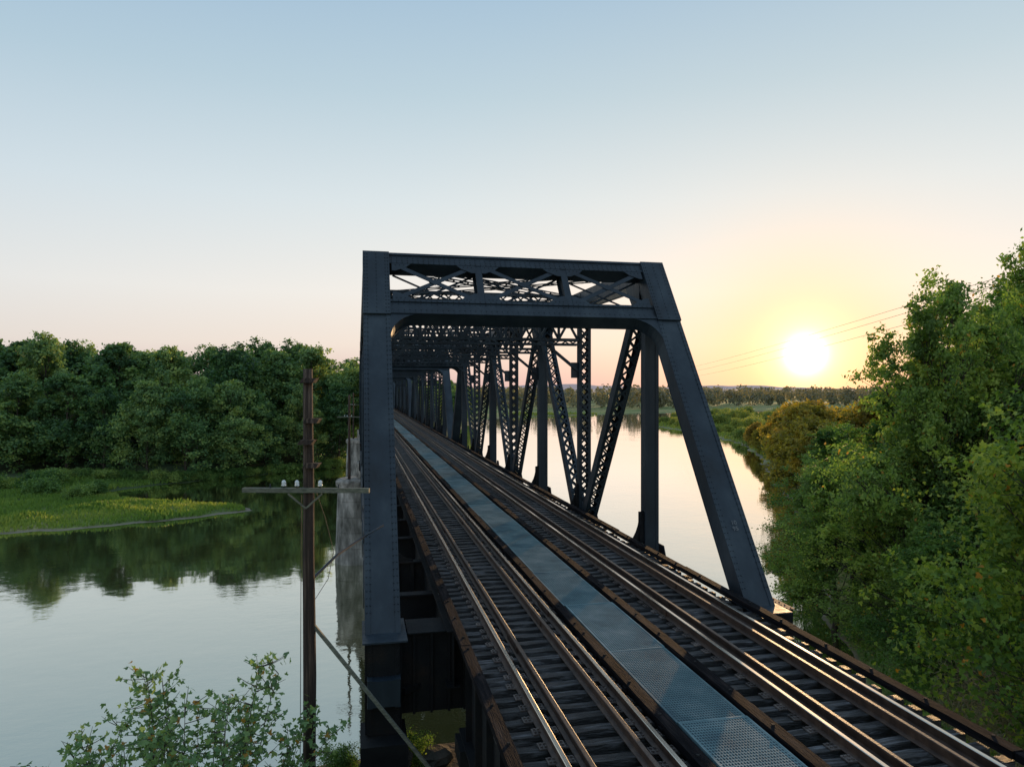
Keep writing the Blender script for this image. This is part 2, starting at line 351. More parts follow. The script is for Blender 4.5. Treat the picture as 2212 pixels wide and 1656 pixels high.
def portal(e):
    mb=MB(); sg=1 if e==0 else -1; y0=P_ if e==0 else LEN-P_
    T=V((0,y0,ZT+.3)); d=V((0,-slope.y*sg,-slope.z)); nn=V((0,-slope.z*sg,slope.y)); X=V((1,0,0))
    T=T-nn*.14
    def Q(u,s,n=0): return X*u+T+d*s+nn*n
    x0,x1=XL+.39,XR-.39
    def plate(u0,u1,s0,s1,n0,n1): mb.obox(Q((u0+u1)/2,(s0+s1)/2,(n0+n1)/2),X*(u1-u0)/2,d*(s1-s0)/2,nn*(n1-n0)/2)
    plate(x0,x1,.0,.40,-.24,.24); plate(x0,x1,.34,.43,-.28,.28); plate(x0,x1,-.03,.06,-.28,.28)
    plate(x0,x1,2.0,2.5,-.24,.24); plate(x0,x1,1.97,2.06,-.28,.28); plate(x0,x1,2.44,2.54,-.29,.29)
    nb=3; bw=(x1-x0)/nb
    for k in range(nb):
        a=x0+k*bw; c=a+bw
        if k:
            for n in (.25,-.25): plate(a-.11,a+.11,.4,2.0,n-.012,n+.012)
            plate(a-.02,a+.02,.4,2.0,-.24,.24)
        for n in (.262,-.262):
            sgn=1 if n>0 else -1; bw_=.15 if n>0 else .07
            mb.beam(Q(a+.15,.46,n),Q(c-.15,1.95,n),.016,nn,bw_); mb.beam(Q(a+.15,1.95,n-.02*sgn),Q(c-.15,.46,n-.02*sgn),.016,nn,bw_)
            if n<0: continue
            m=(a+c)/2; mb.prism([Q(m-.2,1.2,n),Q(m,1.07,n),Q(m+.2,1.2,n),Q(m,1.33,n)],nn*.03)
            for (uu,du) in ((a+.1,1),(c-.1,-1)):
                for (ss,ds) in ((.42,1),(1.98,-1)):
                    mb.prism([Q(uu,ss,n),Q(uu+du*.62,ss,n),Q(uu+du*.45,ss+ds*.17,n),Q(uu+du*.12,ss+ds*.33,n),Q(uu,ss+ds*.33,n)],nn*.022)
                    for t_ in (.12,.25,.38): mb.rivet(Q(uu+du*t_,ss+ds*.08,n+sgn*.012),nn*sgn,(1,0,0))
    R=.95
    for (xc,du) in ((x0,1),(x1,-1)):
        pts=[Q(xc,2.5,0)]
        for j in range(9):
            a=math.pi/2*j/8; pts.append(Q(xc+du*(R-R*math.cos(math.pi/2-a)),2.5+(R-R*math.sin(math.pi/2-a))))
        mb.prism(pts,nn*.44)
        for n in (.235,-.235):
            pts2=[Q(xc,2.3,n)]
            for j in range(9):
                a=math.pi/2*(1-j/8); pts2.append(Q(xc+du*(R-R*math.cos(a)),2.53+(R-R*math.sin(a)),n))
            mb.prism(pts2,nn*.03)
    for xc in (XL,XR):
        plate(xc-.415,xc+.415,-.03,2.6,-.20,.325)
    for s in (.08,.16,.26,.385,2.015,2.12,2.36,2.49):
        for u in np.arange(x0+.1,x1,.17): mb.rivet(Q(u,s,.283 if s in(.385,2.015,2.49) else .243),nn,(1,0,0))
    for xc in (XL,XR):
        for u in (-.36,-.28,0,.28,.36):
            for s in np.arange(.1,2.55,.15): mb.rivet(Q(xc+u,s,.33),nn,(1,0,0))
    mb.obj('portal_frame',M_steel,span,off)
portal(0); portal(1)
for i in range(2,NP-1):
    mb=MB(); y=i*P_; x0,x1=XL+.3,XR-.3
    for z,hh in ((ZT,.4),(20.1,.3)):
        for dy in (-.17,.17):
            mb.box(x0,x1,y+dy-.02,y+dy+.02,z+hh/2-.1,z+hh/2); mb.box(x0,x1,y+dy-.02,y+dy+.02,z-hh/2,z-hh/2+.1)
        mb.box(x0,x1,y-.2,y+.2,z+hh/2,z+hh/2+.02) 
        k=22; st_=(x1-x0)/k
        for j in range(k):
            a=x0+j*st_; s=1 if j%2 else -1
            mb.beam((a,y-.19,z-s*hh/2*.8),(a+st_,y-.19,z+s*hh/2*.8),.012,(0,1,0),.06)
            mb.beam((a,y+.19,z+s*hh/2*.8),(a+st_,y+.19,z-s*hh/2*.8),.012,(0,1,0),.06)
    k=10; st_=(x1-x0)/k
    for j in range(k):
        a=x0+j*st_
        mb.beam((a,y-.02,20.25),(a+st_,y-.02,ZT-.2),.05,(0,1,0),.11); mb.beam((a,y+.03,ZT-.2),(a+st_,y+.03,20.25),.05,(0,1,0),.11)
        if j: mb.box(a-.05,a+.05,y-.06,y+.06,20.2,ZT-.15)
    for xs_,du in ((XL+.26,1),(XR-.26,-1)):
        mb.beam((xs_,y,18.8),(xs_+du*1.5,y,20.0),.14,(0,1,0),.12)
        mb.box(xs_-.02 if du>0 else xs_-.35,xs_+.35 if du>0 else xs_+.02,y-.02,y+.02,18.5,19.2)
    mb.obj('sway_frame',M_steel,span,off)
mb=MB()
for i in range(1,NP-1):
    y0,y1=i*P_,(i+1)*P_; xa,xb=XL+.3,XR-.3
    for (p,q_) in (((xa,y0),(xb,y1)),((xb,y0),(xa,y1))):
        p=V((p[0],p[1],ZT));q_=V((q_[0],q_[1],ZT)); ax=(q_-p).normalized(); sd=V((-ax.y,ax.x,0)); L=(q_-p).length
        for s in (-1,1):
            o=sd*s*.2; mb.beam(p+o+V((0,0,.1)),q_+o+V((0,0,.1)),.10,sd,.03); mb.beam(p+o+V((0,0,-.1)),q_+o+V((0,0,-.1)),.10,sd,.03); 
        k=int(L/.38)
        for j in range(k):
            s=1 if j%2 else -1
            for zz in (-.12,.12):
                mb.beam(p+ax*(j*L/k)+sd*s*.2+V((0,0,zz)),p+ax*((j+1)*L/k)-sd*s*.2+V((0,0,zz)),.07,sd,.012)
mb.obj('lateral_bracing',M_steel,span,off)
mb=MB()
for ii in range(0,2*NP+1):
    i=ii/2
    y=i*P_+(.95 if ii==0 else (-.95 if ii==2*NP else 0)); zb=10.55 if ii%2==0 else 11.5
    mb.box(XL+.3,XR-.3,y-.02,y+.02,zb,12.36); mb.box(XL+.3,XR-.3,y-.17,y+.17,12.36,12.40); mb.box(XL+.3,XR-.3,y-.17,y+.17,zb-.04,zb)
    if ii%2: continue
    for x in (XL+.7,1.7,2.6,4.4,5.27,6.6,8.5,9.0): mb.box(x-.06,x+.06,y-.12,y+.12,zb,12.36)
    if 0<i<NP:
        for xc,du in ((XL+.24,1),(XR-.24,-1)):
            pts=[(xc,y,12.3),(xc+du*1.0,y,12.3)]
            for j in range(9):
                a=math.pi/2*j/8; pts.append((xc+du*(.95-.8*math.sin(a)),y,12.45+1.25*(1-math.cos(a))))
            pts.append((xc,y,13.75))
            mb.prism(pts,(0,.03,0))
            mb.box(min(xc,xc+du*.15),max(xc,xc+du*.15),y-.1,y+.1,12.4,13.7)
for x in (2.1,2.73,4.23,6.85,8.37,9.0):
    mb.box(x-.012,x+.012,0,LEN,11.3,12.52); mb.box(x-.15,x+.15,0,LEN,12.52,12.55); mb.box(x-.15,x+.15,0,LEN,11.27,11.3)
for i in range(NP):
    y0,y1=i*P_+.3,(i+1)*P_-.3
    mb.beam((XL+.4,y0,11.2),(XR-.4,y1,11.2),.3,(1,0,0),.12); mb.beam((XR-.4,y0,11.05),(XL+.4,y1,11.05),.3,(1,0,0),.12)
mb.box(XL+.55,2.5,.3,1.3,12.445,12.47)
mb.obj('floor_frame',M_steel2,span,off)
top(span,'black riveted steel through truss span with inclined end posts','bridge',group='truss spans of the railway bridge')
SP=60.9
for k in range(1,4): copy_tree(span,(5.27,15.9+k*SP,ZB))
txt=bpy.data.curves.new('painted_number','FONT'); txt.body='10\n95'; txt.size=.17; txt.align_x='CENTER'; txt.extrude=.001
to=bpy.data.objects.new('tmp',txt); COL.objects.link(to); bpy.context.view_layer.update()
me=bpy.data.meshes.new_from_object(to); bpy.data.objects.remove(to)
me.materials.clear(); me.materials.append(M_white)
po=link('painted_number',me,st2)
nn=V((0,-slope.z,slope.y)); ax=V((0,slope.y,slope.z))
R=Matrix((V((1,0,0)),ax,nn)).transposed(); po.rotation_euler=R.to_euler(); po.location=V((-.02,0,ZL))+ax*3.35+nn*.315
mb=MB(); mb.box(.53,.78,.1,1.2,12.445,12.46)
for xx in (.6,.71):
    for yy in (.2,.45,.7,.95): mb.rivet((xx,yy,12.46),(0,0,1),(1,0,0),.022,.014)
o=mb.obj('foot_plate',M_rusty,st2); o['label']='rusty red bearing plate with bolts'
mb=MB(); mb.box(.42,.72,.15,1.15,11.6,12.435); 
for yy in (.2,.6,1.1): mb.box(.44,.76,yy-.03,yy+.03,11.6,12.434)
mb.obj('foot_bracket',M_steel2,st2)
# ---------------------------------------------------------------- approach girder span
ap=empty('girder_span',(5.5,0,10.6)); mb=MB()
for x in (2.3,4.7,6.3,8.8):
    mb.box(x-.015,x+.015,-16,15.1,10.75,12.5); mb.box(x-.2,x+.2,-16,15.1,12.5,12.55); mb.box(x-.2,x+.2,-16,15.1,10.7,10.75)
    for y in np.arange(-15.5,15,1.2): mb.box(x-.14,x+.14,y-.015,y+.015,10.75,12.5)
for y in np.arange(-15,15,3.6):
    for xa,xb in ((2.3,4.7),(6.3,8.8)):
        mb.beam((xa,y,12.3),(xb,y,11),.1,(0,1,0),.1); mb.beam((xa,y,11),(xb,y,12.3),.1,(0,1,0),.1)
mb.obj('plate_girders',M_steel2,ap,(-5.5,0,-10.6)); top(ap,'black riveted plate girder approach span under the tracks','bridge')
mb=MB(); mb.box(2.0,2.6,14.2,15.0,10.3,10.69); mb.box(2.1,2.5,14.3,14.9,9.4,10.3); pmz=mb.obj('bearing_shoe',M_steel2,ap,(-5.5,0,-10.6))
for x in (2.4,4.0,6.5):
    c=pmz.copy(); COL.objects.link(c); c.parent=ap; c.location=(-5.5+x,0,-10.6)
# ---------------------------------------------------------------- tracks
prof=[(-.075,0),(.075,0),(.075,.012),(.012,.035),(.012,.13),(.037,.145),(.037,.172),(.028,.18),(-.028,.18),(-.037,.172),(-.037,.145),(-.012,.13),(-.012,.035),(-.075,.012)]
Y0,Y1=-14,258
def rail(name,x,parent,px,ztop=13.0,guard=False):
    mb=MB(); k=len(prof)
    for yy in (Y0,Y1):
        for (a,z) in prof: mb.v.append(V((a,yy,z-.18)))
    for i in range(k):
        j=(i+1)%k; mb.f.append((i,j,k+j,k+i)); mb.m.append(1 if i in (6,7,8) and not guard else 0)
    for yy in np.arange(Y0+4+(x*1.7)%5,Y1,11.9):
        for s in (-1,1): mb.box(s*.03-.015,s*.03+.015,yy-.45,yy+.45,-.15,-.045)
    return mb.obj(name,[M_railside,M_railtop],parent,(x-px,0,ztop-12.8))
ZTIE=12.815
M_plate=surf('tie_plate_rust',[(.03,.024,.022),(.08,.065,.06),(.17,.14,.125)],6,(.45,.7),.3,30,rnd=.4)
def sleeper_mesh(seed,tr,gauge=(-.76,.76)):
    r=random.Random(seed); mb=MB(); hw=.10+.016*r.random()
    x0=-1.28-.12*r.random(); x1=1.28+.12*r.random()
    k=9; b=len(mb.v)
    for i in range(k+1):
        x=x0+(x1-x0)*i/k; a=hw+r.uniform(-.014,.008); c=hw+r.uniform(-.014,.008); z=-r.uniform(0,.018)
        mb.v+= [V((x,-a,-.26)),V((x,c,-.26)),V((x,c-.014,z)),V((x,-a+.014,z))]
    for i in range(k):
        o=b+4*i
        for q in ((0,1,5,4),(1,2,6,5),(2,3,7,6),(3,0,4,7)): mb.f.append(tuple(o+t for t in q)); mb.m.append(0)
    mb.f.append((b,b+3,b+2,b+1)); mb.m.append(0); o=b+4*k; mb.f.append((o,o+1,o+2,o+3)); mb.m.append(0)
    for gx in gauge:
        mb.box(gx-.20,gx+.20,-.095,.095,.002,.022,1)
        for dx in (-.16,-.10,.10,.16):
            mb.box(gx+dx-.016,gx+dx+.016,-.06,-.03,.022,.045,1); mb.box(gx+dx-.016,gx+dx+.016,.03,.06,.022,.045,1)
    return mb
def track(cx,r0,r1,label,guardL,guardR):
    t=empty('railway_track',(cx,0,12.8))
    rail('rail',r0,t,cx); rail('rail',r1,t,cx); rail('guard_rail',r0+.33,t,cx,12.985,True); rail('guard_rail',r1-.33,t,cx,12.985,True)
    vs=[]
    for k in range(9):
        mb=sleeper_mesh(k,cx,(r0-cx,r1-cx)); me=mb.obj('tmpsl',[M_tie,M_plate]); vs.append(me.data); bpy.data.objects.remove(me)
    rr=random.Random(int(cx*10)); y=2.4; cnt=0; rest=MB()
    while y<Y1:
        j=rr.uniform(-.045,.045); rz=rr.uniform(-.024,.024)
        if cnt<100:
            o=link('sleeper',vs[rr.randrange(9)],t,(rr.uniform(-.03,.03),y+j,ZTIE-12.8+rr.uniform(-.008,.002))); o.rotation_euler=(0,0,rz)
        else:
            rest.box(-1.38,1.38,y+j-.11,y+j+.11,-.25,.012)
        y+=.42; cnt+=1
    o=rest.obj('sleepers_beyond',M_tie,t); o['kind']='stuff'
    for gx in (guardL,guardR):
        mb=MB(); yy=Y0
        while yy<Y1:
            l=5.2+rr.random()*.6; dx=rr.uniform(-.018,.018)
            mb.box(gx-cx-.1+dx,gx-cx+.1+dx,yy,yy+l-.02,.03,.15+rr.uniform(-.015,.012))
            for q in np.arange(yy+.4,yy+l,1.26):
                if q<70: mb.tube([(gx-cx,q,.14),(gx-cx,q,.18)],[.03,.026],6,1)
            yy+=l
        mb.obj('guard_timber',[M_timber,M_steel2],t)
    top(t,label,'railway track',group='railway tracks on the bridge')
    return t
track(3.48,2.73,4.23,'railway track with polished rails on dark timber sleepers',2.08,4.56)
track(7.61,6.85,8.37,'railway track with polished rails on dark timber sleepers',6.08,9.02)
wk=empty('walkway',(5.29,0,12.8)); mb=MB(); L=3.0; wv=.56
mb.box(-wv,wv,.01,L-.01,.10,.125,1)
for x in np.arange(-wv+.02,wv,.045): mb.box(x-.006,x+.006,.01,L-.01,.126,.136)
for y in np.arange(.03,L,.075): mb.box(-wv,wv,y-.009,y+.009,.127,.1345)
for x in (-wv-.005,wv+.005): mb.box(x-.012,x+.012,.01,L-.01,.09,.141)
for y in (.012,L-.012): mb.box(-wv,wv,y-.012,y+.012,.125,.139)
pm=mb.obj('tmp',[M_grate,M_grate2]); pd=pm.data; bpy.data.objects.remove(pm)
rr=random.Random(5)
for k in range(90):
    o=link('grating_panel',pd,wk,(rr.uniform(-.02,.02),Y0+3+k*3.0,rr.uniform(-.006,.012))); o.rotation_euler=(rr.uniform(-.003,.003),rr.uniform(-.012,.012),rr.uniform(-.004,.004))
mb=MB()
for y in np.arange(Y0+3,Y1,1.5): mb.box(-.85,.85,y-.06,y+.06,-.15,.095)
mb.obj('walkway_bearers',M_timber,wk)
top(wk,'blue grey steel grating walkway between the two tracks','walkway')
# ---------------------------------------------------------------- piers
def stadium(x0,x1,yc,r,z,n=10):
    out=[]
    for j in range(n+1):
        a=-math.pi/2+math.pi*j/n; out.append((x1-r+r*math.cos(a),yc+r*math.sin(a),z))
    for j in range(n+1):
        a=math.pi/2+math.pi*j/n; out.append((x0+r+r*math.cos(a),yc+r*math.sin(a),z))
    return out
def loft(mb,rings,mi=0):
    b=len(mb.v);k=len(rings[0])
    for r in rings: mb.v.extend(V(p) for p in r)
    for i in range(len(rings)-1):
        for j in range(k):
            jj=(j+1)%k; mb.f.append((b+i*k+j,b+i*k+jj,b+(i+1)*k+jj,b+(i+1)*k+j)); mb.m.append(mi)
    mb.f.append(tuple(b+(len(rings)-1)*k+j for j in range(k))); mb.m.append(mi)
def pier(y,nose_top,mcap,xn=0,seat=None):
    root=empty('bridge_pier',(5.27,y,-2))
    mb=MB(); o=(-5.27,-y,2)
    rings=[]; zz=[-2,0]; z=0
    while z<nose_top-.8: z=min(z+1.6,nose_top-.8); zz.append(z)
    for z in zz:
        k=.035*(nose_top-z); rings.append(stadium(-2.1-k+xn,12.6+k,y,1.7+k*.7,z))
        if 0<z<nose_top-.8: rings.append(stadium(-2.1-k+xn+.05,12.6+k-.05,y,1.65+k*.7,z+.03)); rings.append(stadium(-2.1-k+xn,12.6+k,y,1.7+k*.7,z+.06))
    loft(mb,rings); mb.obj('shaft',M_conc,root,o)
    mb=MB(); loft(mb,[stadium(-2.3+xn,12.8,y,1.9,nose_top-.8),stadium(-2.35+xn,12.85,y,1.95,nose_top-.3),stadium(-2.2+xn,12.7,y,1.8,nose_top-.12),stadium(-1.9+xn,12.4,y,1.5,nose_top)])
    mb.obj('cap',mcap,root,o)
    mb=MB(); loft(mb,[stadium(-.3,11.1,y,1.45,nose_top-.01),stadium(-.25,11.05,y,1.4,seat or ZB)]); mb.obj('bearing_seat',mcap,root,o)
    top(root,'tall round-ended weathered concrete bridge pier standing in the river','bridge pier',group='concrete piers of the railway bridge')
pier(15.5,9.3,M_conc3,0,9.55) 
for k in range(1,5): pier(15.25+k*SP,8.7,M_conc2)
rk=np.random.default_rng(9)
for k in range(16):
    mb=MB(); s=rk.uniform(.18,.5); n_=8
    rings=[]
    for j,(zz,rr_) in enumerate(((-.5,.7),(-.1,1.05),(.3,.95),(.6,.5))):
        rings.append([(rr_*s*(1+.3*rk.uniform(-1,1))*math.cos(6.283*i/n_),rr_*s*(1+.3*rk.uniform(-1,1))*math.sin(6.283*i/n_),zz*s) for i in range(n_)])
    loft(mb,rings); o=mb.obj('rock',M_conc3); x=rk.uniform(-1.6,2.2); y=rk.uniform(14.3,16.2)
    o.location=(x,y,(9.55 if x>-.1 else 9.3)+s*.35); o.rotation_euler=(0,0,rk.uniform(0,6)); top(o,'grey brown rock lying on the pier top','rock','rocks on the pier')
# ---------------------------------------------------------------- telegraph poles
def tpole(base,ztop,near,label,nins=((-.42,1),(-.17,1),(.27,1),(-.68,0),(.62,0))):
    root=empty('telegraph_pole',base); H=ztop-base[2]
    mb=MB(); k=14; mb.tube([(random.uniform(-.012,.012)+(.03*(1-i/(k-1)) if near else 0),random.uniform(-.01,.01),H*i/(k-1)) for i in range(k)],[(.155-.065*i/(k-1))*random.uniform(.95,1.06) for i in range(k)],12)
    mb.obj('pole_shaft',M_pole,root,smooth=True)
    r=V((.97,-.24,0)); f=V((-r.y,r.x,0)); za=H-2.28
    mb=MB(); mb.beam(r*-1.2-f*.15+V((0,0,za)),r*1.2-f*.15+V((0,0,za)),.085,(0,0,1),.10); mb.obj('cross_arm',M_arm,root)
    if near:
        mb=MB()
        for s in (-1,1): mb.beam(r*s*.32-f*.21+V((0,0,za-.06)),V((0,0,za-.34))-f*.16,.035,(0,0,1),.012)
        mb.obj('arm_brace',M_arm,root)
        for z_,s in ((H-.98,.08),(H-1.38,-.02),(H-1.82,.07),(H-.22,.02)):
            mb=MB(); mb.obox(V((s,-.1,z_)),r*.13,f*.10,V((.03,0,.045))); mb.obj('pole_block',M_pole,root)
    for u,gls in nins:
        mb=MB(); p=r*u-f*.15+V((0,0,za+.045)); mb.tube([p,p+V((0,0,.07))],[.014,.012],6); mb.obj('insulator_pin',M_steel,root)
        if gls:
            mb=MB(); mb.tube([p+V((0,0,h)) for h in (.03,.035,.06,.075,.085,.11,.135,.145)],[.03,.045,.045,.032,.04,.04,.028,.01],12); mb.obj('insulator',M_glass,root,smooth=True)
    top(root,label,'telegraph pole',group='old telegraph poles along the bridge')
    return root
b0=(-.93,14.0,3.2)
tp=tpole(b0,18.38,True,'old brown wooden telegraph pole with one cross arm and glass insulators')
mb=MB(); mb.beam((.1,.0,10.3),(2.35,-.45,7.45),.09,(0,1,0),.06); o=mb.obj('diagonal_strut',M_arm,tp)
mb=MB(); mb.tube([(.1,.1,11.2),(.5,.9,11.42),(1.0,2.0,11.52),(1.5,3.2,11.55)],[.028]*4,6); mb.obj('tie_rod',M_steel,tp)
mb=MB(); mb.tube([(.12,0,10.8),(.35,.3,11.1),(.45,.4,11.6),(.3,.2,12.3),(.12,0,12.9)],[.006]*5,5); mb.tube([(-.15,0,-.2),(-.16,0,6),(-.13,0,12.8)],[.007]*3,5); mb.obj('loose_wire',M_wire,tp)
for k,(yy,zt) in enumerate(((75.2,17.4),(136.2,17.3),(197,17.4))):
    tpole((-.95,yy,8.68),zt,False,'distant wooden telegraph pole with cross arm standing on a pier')
for k,(a,c) in enumerate((((190,400,27),(84.6,104.5,30.3)),((193,402,24.5),(84,106,28.2)),((186,398,29),(86,103,32.0)))):
    a=V(a);c=V(c); c2=c+(c-a)*.35; pts=[]
    for i in range(15):
        t=i/14; p=a.lerp(c2,t); p.z+= -1.6*4*t*(1-t); pts.append(p)
    mb=MB(); mb.tube(pts,[.03]*15,5); o=mb.obj('overhead_wire',M_wire); top(o,'thin power line sagging over the river bank','power line',group='power lines')
# ---------------------------------------------------------------- trees
def make_tree(name,H,cz0,R,K,m,q,L,W,lobeR,seed,mat,kind='leaf',label='',cat='tree',trunkR=.35,lean=(0,0),top_sharp=.9,clump=.24,pw=(.16,.78),plume=0):
    r=np.random.default_rng(seed); root=empty(name,(0,0,0))
    h=r.random(K)**.85; env=R*np.sin(np.pi*(pw[0]+pw[1]*h))**top_sharp
    ang=r.random(K)*2*np.pi+np.arange(K)*2.4; rad=env*(.35+.62*np.sqrt(r.random(K)))
    if plume: rad*=(.75+.6*r.random(K)**2)
    C=np.stack([rad*np.cos(ang)+lean[0]*h,rad*np.sin(ang)+lean[1]*h,cz0+(H-cz0)*(.06+.86*h)],1)
    lr=lobeR*(.55+.8*r.random(K))*(1.1-.45*h)
    D=unit(r.normal(size=(K,m,3))+np.array([0,0,.35]))
    SC=C[:,None]+D*(lr[:,None,None]*(.5+.8*r.random((K,m,1))))*np.array([1,1,.8+.5*plume])
    if plume:
        od=unit(C-np.array([0,0,cz0+(H-cz0)*.25])); SC+=od[:,None]*(lr[:,None,None]*r.random((K,m,1))**2*1.6)*plume
    G=r.normal(size=(K,m,q,3))*(clump*lr[:,None,None,None])*np.array([1,1,.75])
    P=(SC[:,:,None]+G).reshape(-1,3); P[:,2]=np.maximum(P[:,2],cz0*.4)
    Nn=unit(D[:,:,None]*.9+r.normal(size=(K,m,q,3))*.75+np.array([0,0,.3])).reshape(-1,3)
    tone=np.clip(.45+.19*r.normal(size=(K,1,1))+.13*r.normal(size=(K,m,1))+.16*r.normal(size=(K,m,q)),0,.92).reshape(-1)
    aut=r.random(len(tone))<.015; tone[aut]=1
    vs=leaves(P,Nn,L,W,kind)
    if kind!='leaf': tone=np.concatenate([tone]*3)
    me=qmesh('crown',vs,mat,tone); link('crown',me,root)
    mb=MB(); n_=8
    tr=[V((lean[0]*.8*(i/n_)**1.5+.15*math.sin(i*1.3+seed),lean[1]*.8*(i/n_)**1.5+.15*math.cos(i*1.7+seed),H*.86*i/n_-.5*(i==0))) for i in range(n_+1)]
    mb.tube(tr,[trunkR*(1.25 if i==0 else 1)*(1-.88*i/n_) for i in range(n_+1)],9)
    for k in range(K):
        c=V(C[k]); t=max(.12,min(.95,(c.z-H*.16)/(H*.86))); i=int(t*n_); i=min(i,n_-1); s=tr[i].lerp(tr[i+1],t*n_-i)
        md=s.lerp(c,.5)+V((0,0,-.08*(c-s).length)); mb.tube([s,md,c],[trunkR*.34*(1-.6*t),trunkR*.2*(1-.5*t),.02],5)
        for j in range(0,m,3):
            mb.tube([md.lerp(c,.7),V(SC[k,j])],[.035 if trunkR>.2 else .015,.008],4,cap=False)
    mb.obj('trunk',M_bark,root,smooth=True)
    top(root,label,cat); return root
labL='broad leafy green riverside tree in dense woodland'
TL=[make_tree('broadleaf_tree',24,2.0,6.2,46,17,24,.30,.19,2.2,100+i,F_left,label=labL,clump=.25,plume=.4) for i in range(5)]
def place_first(root,used,loc,rz,sc,label,group):
    if not used[0]:
        used[0]=True; root.location=loc; root.rotation_euler=(0,0,rz); root.scale=sc; o=root
    else: o=copy_tree(root,loc,(0,0,rz),sc)
    o['label']=label; o['group']=group; return o
usedL=[[False] for _ in TL]
pts=[]; r=np.random.default_rng(5)
def ok(x,y,ms,pts):
    return all((x-a)**2+(y-b)**2>(.5*(ms+c))**2 for a,b,c in pts)
front=[(-5,171),(-12,167),(-19,162),(-26,157),(-33,152),(-41,152),(-50,156),(-59,160),(-68,163),(-78,167),(-88,170),(-99,172)]
for (x,y) in front: pts.append((x+r.uniform(-1,1),y+r.uniform(-.5,1.5),6.5))
tries=0
while len(pts)<66 and tries<6000:
    tries+=1; x=r.uniform(-135,-1); y=r.uniform(155,235)
    if y<158-.4*(x+30) or y>215-.35*x*.6: continue
    d=float(sdist(np.array([x]),np.array([y]))[0])
    if d<5: continue
    if ok(x,y,7.5,pts): pts.append((x,y,7.5))
for k,(x,y,_) in enumerate(pts):
    fr_=k<len(front); H=r.uniform(15,21) if fr_ else r.uniform(24,29)
    if x<-75 and not fr_: H*=1.04
    if x>-14 and not fr_: H*=.96
    if x>-8: H*=.93
    s=H/24; i=k%5; w_=s*r.uniform(.9,1.15)
    if fr_: w_*=1.1
    place_first(TL[i],usedL[i],(x,y,float(gz(x,y))-.2),r.uniform(0,6.28),(w_,w_,s),labL,'trees of the woodland across the river')
pts2=[]
tries=0
while len(pts2)<26 and tries<4000:
    tries+=1; y=r.uniform(195,440); x=r.uniform(14,80)
    xs_=np.interp(y,[195,240,330,418],[15,28,48,74])
    if x>xs_-4 or x<xs_-30 : continue
    if 0<x<13: continue
    if ok(x,y,9,pts2): pts2.append((x,y,9))
for k,(x,y,_) in enumerate(pts2):
    s=r.uniform(.7,.95); i=k%5; place_first(TL[i],usedL[i],(x,y,float(gz(x,y))-.2),r.uniform(0,6.28),(s,s,s),'leafy green tree on the far river bank','trees on the far bank')
labR='backlit leafy riverbank tree overhanging the water'
TN=[make_tree('riverbank_tree',22,3.0,4.8,74,19,38,.13,.075,1.35,200+i,F_near,label=labR,trunkR=.28,top_sharp=.8,clump=.24,pw=(.26,.62),plume=1.0) for i in range(4)]
TW=make_tree('golden_tree',14,1.5,4.6,40,14,26,.24,.15,1.9,260,F_warm,label='leafy tree on the river bank, golden sunlight in its leaf colour',trunkR=.25,clump=.25)
usedN=[[False] for _ in TN]; usedW=[False]
near=[ # x,y,H,width scale,variant
 (35.0,36.6,22.3,.85,0),(43.0,38.5,23.5,.8,1),(50.5,41,29.0,1.0,2),(34.4,46.2,12.5,.95,1),(39.5,43.5,16.5,1.0,2),(33.2,38,13.0,.95,3),(30.5,31,10.5,.9,2),
 (46,46,18.5,1.05,3),(56,50,24,1.1,0),(42,54,12.0,1.05,0),(48,63,13.5,1.1,1),(38,31,15.5,1.05,3),(46,32,21.5,.95,0),(31.5,24,11.5,.95,1),(39.5,36.5,17.5,.95,1)]
for (x,y,H,w_,i) in near:
    z=float(gz(x,y)); s=(H)/22
    place_first(TN[i],usedN[i],(x,y,z-.3),r.uniform(0,6.28),(w_*s**.3,w_*s**.3,s),labR,'trees on the near river bank')
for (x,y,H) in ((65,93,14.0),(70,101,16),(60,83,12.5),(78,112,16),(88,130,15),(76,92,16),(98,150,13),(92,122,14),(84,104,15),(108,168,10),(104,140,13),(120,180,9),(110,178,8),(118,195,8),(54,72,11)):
    s=H/14; place_first(TW,usedW,(x,y,float(gz(x,y))-.3),r.uniform(0,6.28),(s*1.05,s*1.05,s),'leafy tree on the river bank, golden sunlight in its leaf colour','golden trees on the far part of the bank')
mp=make_tree('maple_tree',15.2,3.0,4.0,60,15,26,.085,.042,1.3,301,F_maple,'maple',label='young maple with yellow green lobed leaves beside the track',trunkR=.2,clump=.28,plume=1.1)
mp.location=(22.0,17.3,float(gz(22.0,17.3))-.3); mp['group']='maples beside the bridge'
o=copy_tree(mp,(19.0,12.4,float(gz(19.0,12.4))-.3),(0,0,2.2),(.75,.75,.6))
o=copy_tree(mp,(27.0,20.5,float(gz(27,20.5))-.3),(0,0,4.1),(1,1,1.05))
def make_shrub(name,R,H,K,m,q,L,W,seed,mat,label):
    r=np.random.default_rng(seed)
    a=r.random(K)*6.28; rad=R*np.sqrt(r.random(K))*.75; C=np.stack([rad*np.cos(a),rad*np.sin(a),H*(.15+.6*r.random(K)*(1-.5*rad/R))],1)
    D=unit(r.normal(size=(K,m,3))+np.array([0,0,.5])); SC=C[:,None]+D*R*.36*(.5+.9*r.random((K,m,1)))
    P=(SC[:,:,None]+r.normal(size=(K,m,q,3))*R*.1).reshape(-1,3); P[:,2]=np.maximum(P[:,2],.02)
    Nn=unit(D[:,:,None]+r.normal(size=(K,m,q,3))*.8+np.array([0,0,.3])).reshape(-1,3)
    tone=np.clip(.45+.15*r.normal(size=(K,1,1))+.2*r.normal(size=(K,m,q)),0,.92).reshape(-1)
    o=link(name,qmesh(name,leaves(P,Nn,L,W),mat,tone)); top(o,label,'shrub'); return o
